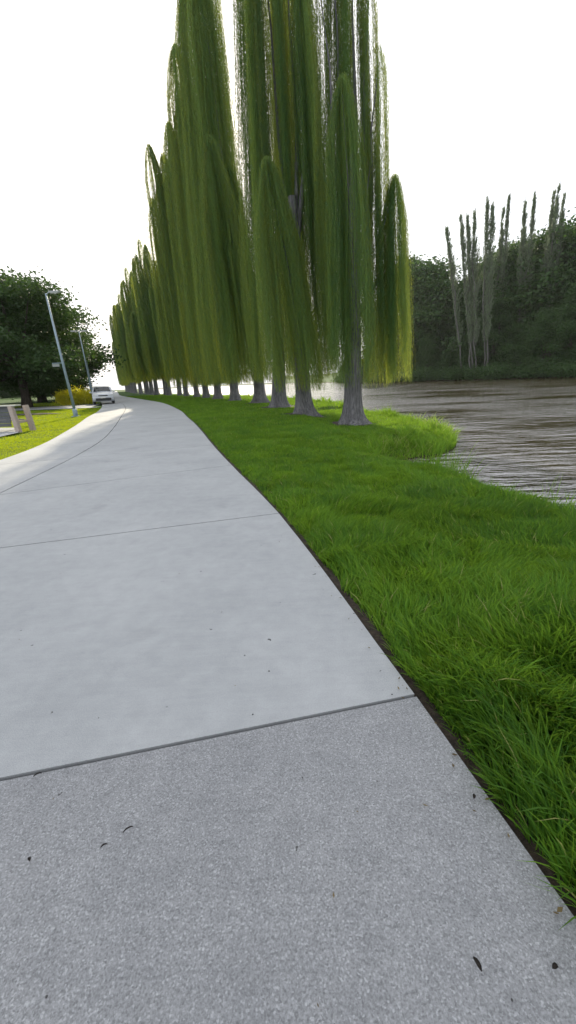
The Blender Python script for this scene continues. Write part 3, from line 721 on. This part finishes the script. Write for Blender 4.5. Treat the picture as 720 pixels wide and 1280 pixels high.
# ------------------------------------------------------------------ lamps
def lamp(loc, lean, H, lab, arms=1, sign=False, rz=0):
    root = empty('street_lamp', loc, rz); tag(root, lab, 'street lamp', 'lamp posts along the left verge')
    bm = bmesh.new(); tube(bm, [(0, 0, -.1), (0, 0, .45), (0, 0, .47)], [.13, .13, .085], 12); tube(bm, [(0, 0, .4), (lean*.5, 0, H*.5), (lean, 0, H)], [.085, .07, .045], 12); bmlink('pole', bm, M_metal, root, True)
    bm = bmesh.new(); box(bm, (0, 0, .02), (.4, .4, .05), bev=.008); bmlink('base_plate', bm, M_metal, root)
    bm = bmesh.new(); box(bm, (0, -.132, .75-.5), (.1, .02, .3), bev=.005); bmlink('access_door', bm, M_metal, root)
    for s in ([1] if arms == 1 else [1, -1]):
        bm = bmesh.new(); tube(bm, [(lean, 0, H-.1), (lean+s*.12, 0, H+.03), (lean+s*.25, 0, H+.06)], [.03, .028, .025], 8); ao = bmlink('arm', bm, M_metal, root, True)
        bm = bmesh.new(); v = box(bm, (lean+s*.5, 0, H+.06), (.6, .24, .1), bev=.03); hd = bmlink('lamp_head', bm, M_white, root)
        bm = bmesh.new(); box(bm, (lean+s*.5, 0, H+.002), (.42, .19, .02), bev=.004); bmlink('lens', bm, M_light, hd)
    if sign:
        bm = bmesh.new(); tube(bm, [(lean*.45, 0, H*.46), (-.75, 0, H*.46)], [.02, .02], 6); br = bmlink('sign_bracket', bm, M_metal, root)
        bm = bmesh.new(); box(bm, (-.55, 0, H*.46-.12), (.42, .03, .16), bev=.006); bmlink('sign_panel', bm, M_sign, root)
    return root
lamp((-12.85, 25.1, -.04), -.25, 6.8, 'tall leaning steel lamp post nearest the camera, with a small sign halfway up', 1, True)
lamp((-19.9, 43.2, -.04), -.15, 7.1, 'second lamp post with two pale arms, beside the white car', 2, False, .15)
lamp((-29.2, 63.5, -.04), 0, 6.6, 'third lamp post, small behind the white car against the dark trees', 1)
lamp((-37.6, 81, -.04), 0, 6.6, 'farthest small lamp post at the bend of the path', 1)

# ------------------------------------------------------------------ bench
def bench(loc, rz):
    root = empty('park_bench', loc, rz); tag(root, 'weathered slatted bench with tall back and slanted pale end supports at the left edge', 'bench')
    Lb = 3.0
    for i, z in enumerate((.30, .44, .58, .72, .86, 1.0)):       # back slats facing the path
        bm = bmesh.new(); box(bm, (-Lb/2, .04*(i-2.5)*.5, z), (Lb-.1, .035, .132), bev=.006); bmlink('slat', bm, M_wood, root)
    bm = bmesh.new(); box(bm, (-Lb/2+.12, .10, 1.055), (Lb+.45, .34, .05), bev=.01); bmlink('cap_rail', bm, M_cap, root)
    for i in range(4):
        bm = bmesh.new(); box(bm, (-Lb/2, .32+.12*i, .46), (Lb-.1, .10, .035), bev=.006); bmlink('seat_slat', bm, M_wood, root)
    for xx in (0, -Lb):
        for k_, (y0, x0) in enumerate(((-.02, 0), (.62, .12))):
            bm = bmesh.new(); rot = Matrix.Rotation(R(5), 3, 'Y') if xx == 0 else Matrix.Rotation(R(-5), 3, 'Y')
            box(bm, (xx+x0+.14 if xx == 0 else xx+x0-.3, y0, .50), (.20, .16, 1.08), rot.transposed(), .015); bmlink('support', bm, M_frame, root)
        bm = bmesh.new(); box(bm, (xx+(.14 if xx == 0 else -.2), .3, .4), (.1, .5, .1), bev=.01); bmlink('crossbar', bm, M_frame, root)
bench((-11.05, 16.5, -.02), R(-8))

# ------------------------------------------------------------------ car
def car(loc, rz):
    root = empty('parked_car', loc, rz); tag(root, 'white hatchback car facing the camera at the end of the path', 'car')
    # profile (y along length, front = -y)
    prof = [(-2.1, .35), (-2.16, .55), (-2.1, .78), (-1.95, .88), (-1.15, 1.02), (-.45, 1.47), (.2, 1.55), (1.2, 1.52), (1.75, 1.30), (2.02, .98), (2.1, .6), (2.05, .32), (1.75, .24), (-1.8, .24)]
    bm = bmesh.new(); xs = [(-.9, .0), (-.84, .0), (0, 0), (.84, 0), (.9, 0)]
    rows = []
    for x in (-.9, -.78, -.4, 0, .4, .78, .9):
        e = abs(x)/.9; row = []
        for (y, z) in prof:
            nar = 1-.17*max(0, (z-.95)/.6); yy = y*(1-.05*e**4); zz = z-(.05*e**4 if z > .8 else 0)
            row.append(bm.verts.new((x*nar, yy, zz)))
        rows.append(row)
    n_ = len(prof)
    for i in range(len(rows)-1):
        for j in range(n_): bm.faces.new((rows[i][j], rows[i][(j+1) % n_], rows[i+1][(j+1) % n_], rows[i+1][j]))
    bm.faces.new(rows[0]); bm.faces.new(rows[-1][::-1])
    body = bmlink('body', bm, M_car, root, False)
    md = body.modifiers.new('bev', 'BEVEL'); md.width = .035; md.segments = 3; md.limit_method = 'ANGLE'; md.angle_limit = R(25)
    def quad(name, pts, mat, th=.012, par=root):
        bm = bmesh.new(); vs = [bm.verts.new(p) for p in pts]; f = bm.faces.new(vs); f.normal_update(); nn_ = f.normal.copy()
        r = bmesh.ops.extrude_face_region(bm, geom=[f]); bmesh.ops.translate(bm, verts=[v for v in r['geom'] if isinstance(v, bmesh.types.BMVert)], vec=nn_*th)
        bmesh.ops.translate(bm, verts=bm.verts, vec=-nn_*th*.2); return bmlink(name, bm, mat, par)
    quad('windscreen', [(-.74, -1.09, 1.05), (.74, -1.09, 1.05), (.62, -.50, 1.425), (-.62, -.50, 1.425)], M_glass, .018)
    quad('rear_window', [(.66, 1.76, 1.28), (-.66, 1.76, 1.28), (-.72, 1.97, 1.04), (.72, 1.97, 1.04)], M_glass, .018)
    for s in (-1, 1):
        xa, xb = s*.875, s*.775
        pts = [(xa, -.95, 1.0), (xa, .15, 1.0), (xb, .15, 1.42), (xb, -.42, 1.38)]; quad('side_window', pts if s > 0 else pts[::-1], M_glass, .02)
        pts = [(xa, .23, 1.0), (xa, 1.5, 1.0), (xb, 1.25, 1.40), (xb, .23, 1.42)]; quad('side_window', pts if s > 0 else pts[::-1], M_glass, .02)
        bm = bmesh.new(); box(bm, (s*.66, -2.06, .74), (.36, .12, .15), Matrix.Rotation(R(s*10), 3, 'Z'), .03); bmlink('headlight', bm, M_light, root)
        bm = bmesh.new(); box(bm, (s*1.0, -.85, 1.02), (.2, .1, .14), bev=.03); bmlink('mirror', bm, M_car, root)
        for y in (-1.3, 1.3):
            bm = bmesh.new(); bmesh.ops.create_cone(bm, cap_ends=True, segments=24, radius1=.32, radius2=.32, depth=.2); bmesh.ops.rotate(bm, matrix=Matrix.Rotation(R(90), 3, 'Y'), verts=bm.verts)
            bmesh.ops.bevel(bm, geom=[e for e in bm.edges if len(e.link_faces) == 2 and e.calc_face_angle() > 1], offset=.03, segments=2, affect='EDGES')
            bmesh.ops.translate(bm, verts=bm.verts, vec=(s*.82, y, .32)); wh = bmlink('wheel', bm, M_black, root)
            bm = bmesh.new(); bmesh.ops.create_cone(bm, cap_ends=True, segments=20, radius1=.2, radius2=.17, depth=.03); bmesh.ops.rotate(bm, matrix=Matrix.Rotation(R(90*s), 3, 'Y'), verts=bm.verts)
            bmesh.ops.translate(bm, verts=bm.verts, vec=(s*.93, y, .32)); bmlink('rim', bm, M_white, wh)
    bm = bmesh.new(); box(bm, (0, -2.155, .42), (1.3, .06, .2), bev=.02); bmlink('lower_grille', bm, M_black, root)
    bm = bmesh.new(); box(bm, (0, -2.13, .72), (.8, .05, .09), bev=.02); bmlink('grille', bm, M_black, root)
    bm = bmesh.new(); box(bm, (0, -2.19, .56), (.46, .03, .11), bev=.01); bmlink('number_plate', bm, M_plate, root)
    return root
co = car((-19.35, 44.3, .02), R(24)); co.scale = (1.12, 1.1, 1.2)

# ------------------------------------------------------------------ small litter on the slabs
def ground_px(x, y): 
    p = px((x, y), 1.0); t_ = (1.5-.021)/(1.5-p[2]); return (p[0]*t_, t_, .021)
def leaflet(x, y, l, w_, rz, lab, mat=M_leafbr, name='fallen_leaf', cat='leaf'):
    q = ground_px(x, y); bm = bmesh.new(); n_ = 7; top, bot = [], []
    for i in range(n_+1):
        u_ = i/n_; hw = w_*math.sin(math.pi*min(1, u_*.96+.02))**.8*.5*(1+.12*math.sin(9*u_)); z = .002+.006*math.sin(u_*3.1)
        top.append((bm.verts.new((u_*l, hw, z+.004)), bm.verts.new((u_*l, -hw, z+.003)), bm.verts.new((u_*l, 0, z))))
    for i in range(n_):
        a, b_ = top[i], top[i+1]; bm.faces.new((a[2], b_[2], b_[0], a[0])); bm.faces.new((a[1], b_[1], b_[2], a[2]))
    bmesh.ops.solidify(bm, geom=bm.faces[:], thickness=.0008)
    o = bmlink(name, bm, mat, None, True); o.location = (q[0], q[1], .022); o.rotation_euler = (0, 0, rz)
    tag(o, lab, cat, 'small litter on the near slab'); return o
leaflet(602, 1216, .030, .013, 1.9, 'larger dark dry leaf in the lower right of the near rough slab')
leaflet(690, 1212, .018, .012, .3, 'small dark leaf closest to the lower right corner of the near slab')
leaflet(126, 1061, .022, .006, .5, 'short curled dry leaf, left of the pair at the left of the near slab')
leaflet(154, 1042, .034, .006, .6, 'longer curled dry leaf, right of the pair at the left of the near slab')
leaflet(592, 1000, .02, .011, 1.0, 'brown leaf scrap near the grass edge of the near slab')
leaflet(42, 972, .03, .006, .5, 'thin dry leaf lying just below the wide joint at the left')
leaflet(38, 1078, .016, .010, 2.2, 'tiny dark leaf flake farthest left on the near slab')
def pebble(x, y, r_, lab):
    q = ground_px(x, y); bm = bmesh.new(); bmesh.ops.create_icosphere(bm, subdivisions=2, radius=r_)
    for v in bm.verts: v.co *= 1+.25*mnoise.noise(v.co*120+Vector((x, y, 0))); v.co.z *= .6
    o = bmlink('pebble', bm, M_stone, None, True); o.location = (q[0], q[1], .02+r_*.35); tag(o, lab, 'pebble', 'dark pebbles on the slabs')
pebble(58, 1246, .0035, 'dark pebble at the lower left of the near slab')
pebble(640, 1250, .003, 'dark pebble at the bottom right of the near slab')
pebble(378, 972, .003, 'dark pebble in the middle of the slab below the joint')
pebble(490, 868, .004, 'dark pebble just above the joint near the grass')
pebble(316, 893, .004, 'dark pebble above the middle of the joint')

# bits of dry leaf and grit blown against the grass edge and lying about the slabs
n = 420; sA = rng.uniform(.012, .10, n); q = resample(RC, np.sort(sA)); tg = np.gradient(q, axis=0)+1e-6; tg /= np.linalg.norm(tg, axis=1)[:, None]
off = np.where(rng.random(n) < .75, rng.exponential(.05, n)+.015, rng.uniform(.1, 2.5, n)); c = q+np.column_stack([-tg[:, 1], tg[:, 0]])*off[:, None]
a = rng.uniform(0, 6.28, n); l = rng.uniform(.003, .014, n); w_ = l*rng.uniform(.2, .5, n); dr = np.column_stack([np.cos(a), np.sin(a)]); nr = np.column_stack([-dr[:, 1], dr[:, 0]])
c3 = np.column_stack([c, np.full(n, .0235)]); D3 = np.column_stack([dr*l[:, None], rng.uniform(0, .002, n)]); N3 = np.column_stack([nr*w_[:, None], np.full(n, .0)])
V = np.stack([c3-D3, c3+N3, c3+D3, c3-N3], 1).reshape(-1, 3)
M_bits = leafmat('dry_bits', (.05, .035, .02), (.16, .12, .05), (.2, .15, .05), .1)
tag(link('leaf_litter', npmesh('leaf_litter', V, [np.arange(len(V)).reshape(-1, 4)], np.repeat(rng.random(n), 4)), M_bits), 'tiny scraps of dry leaf and grit scattered along the grass edge of the slabs', 'litter', kind='stuff')
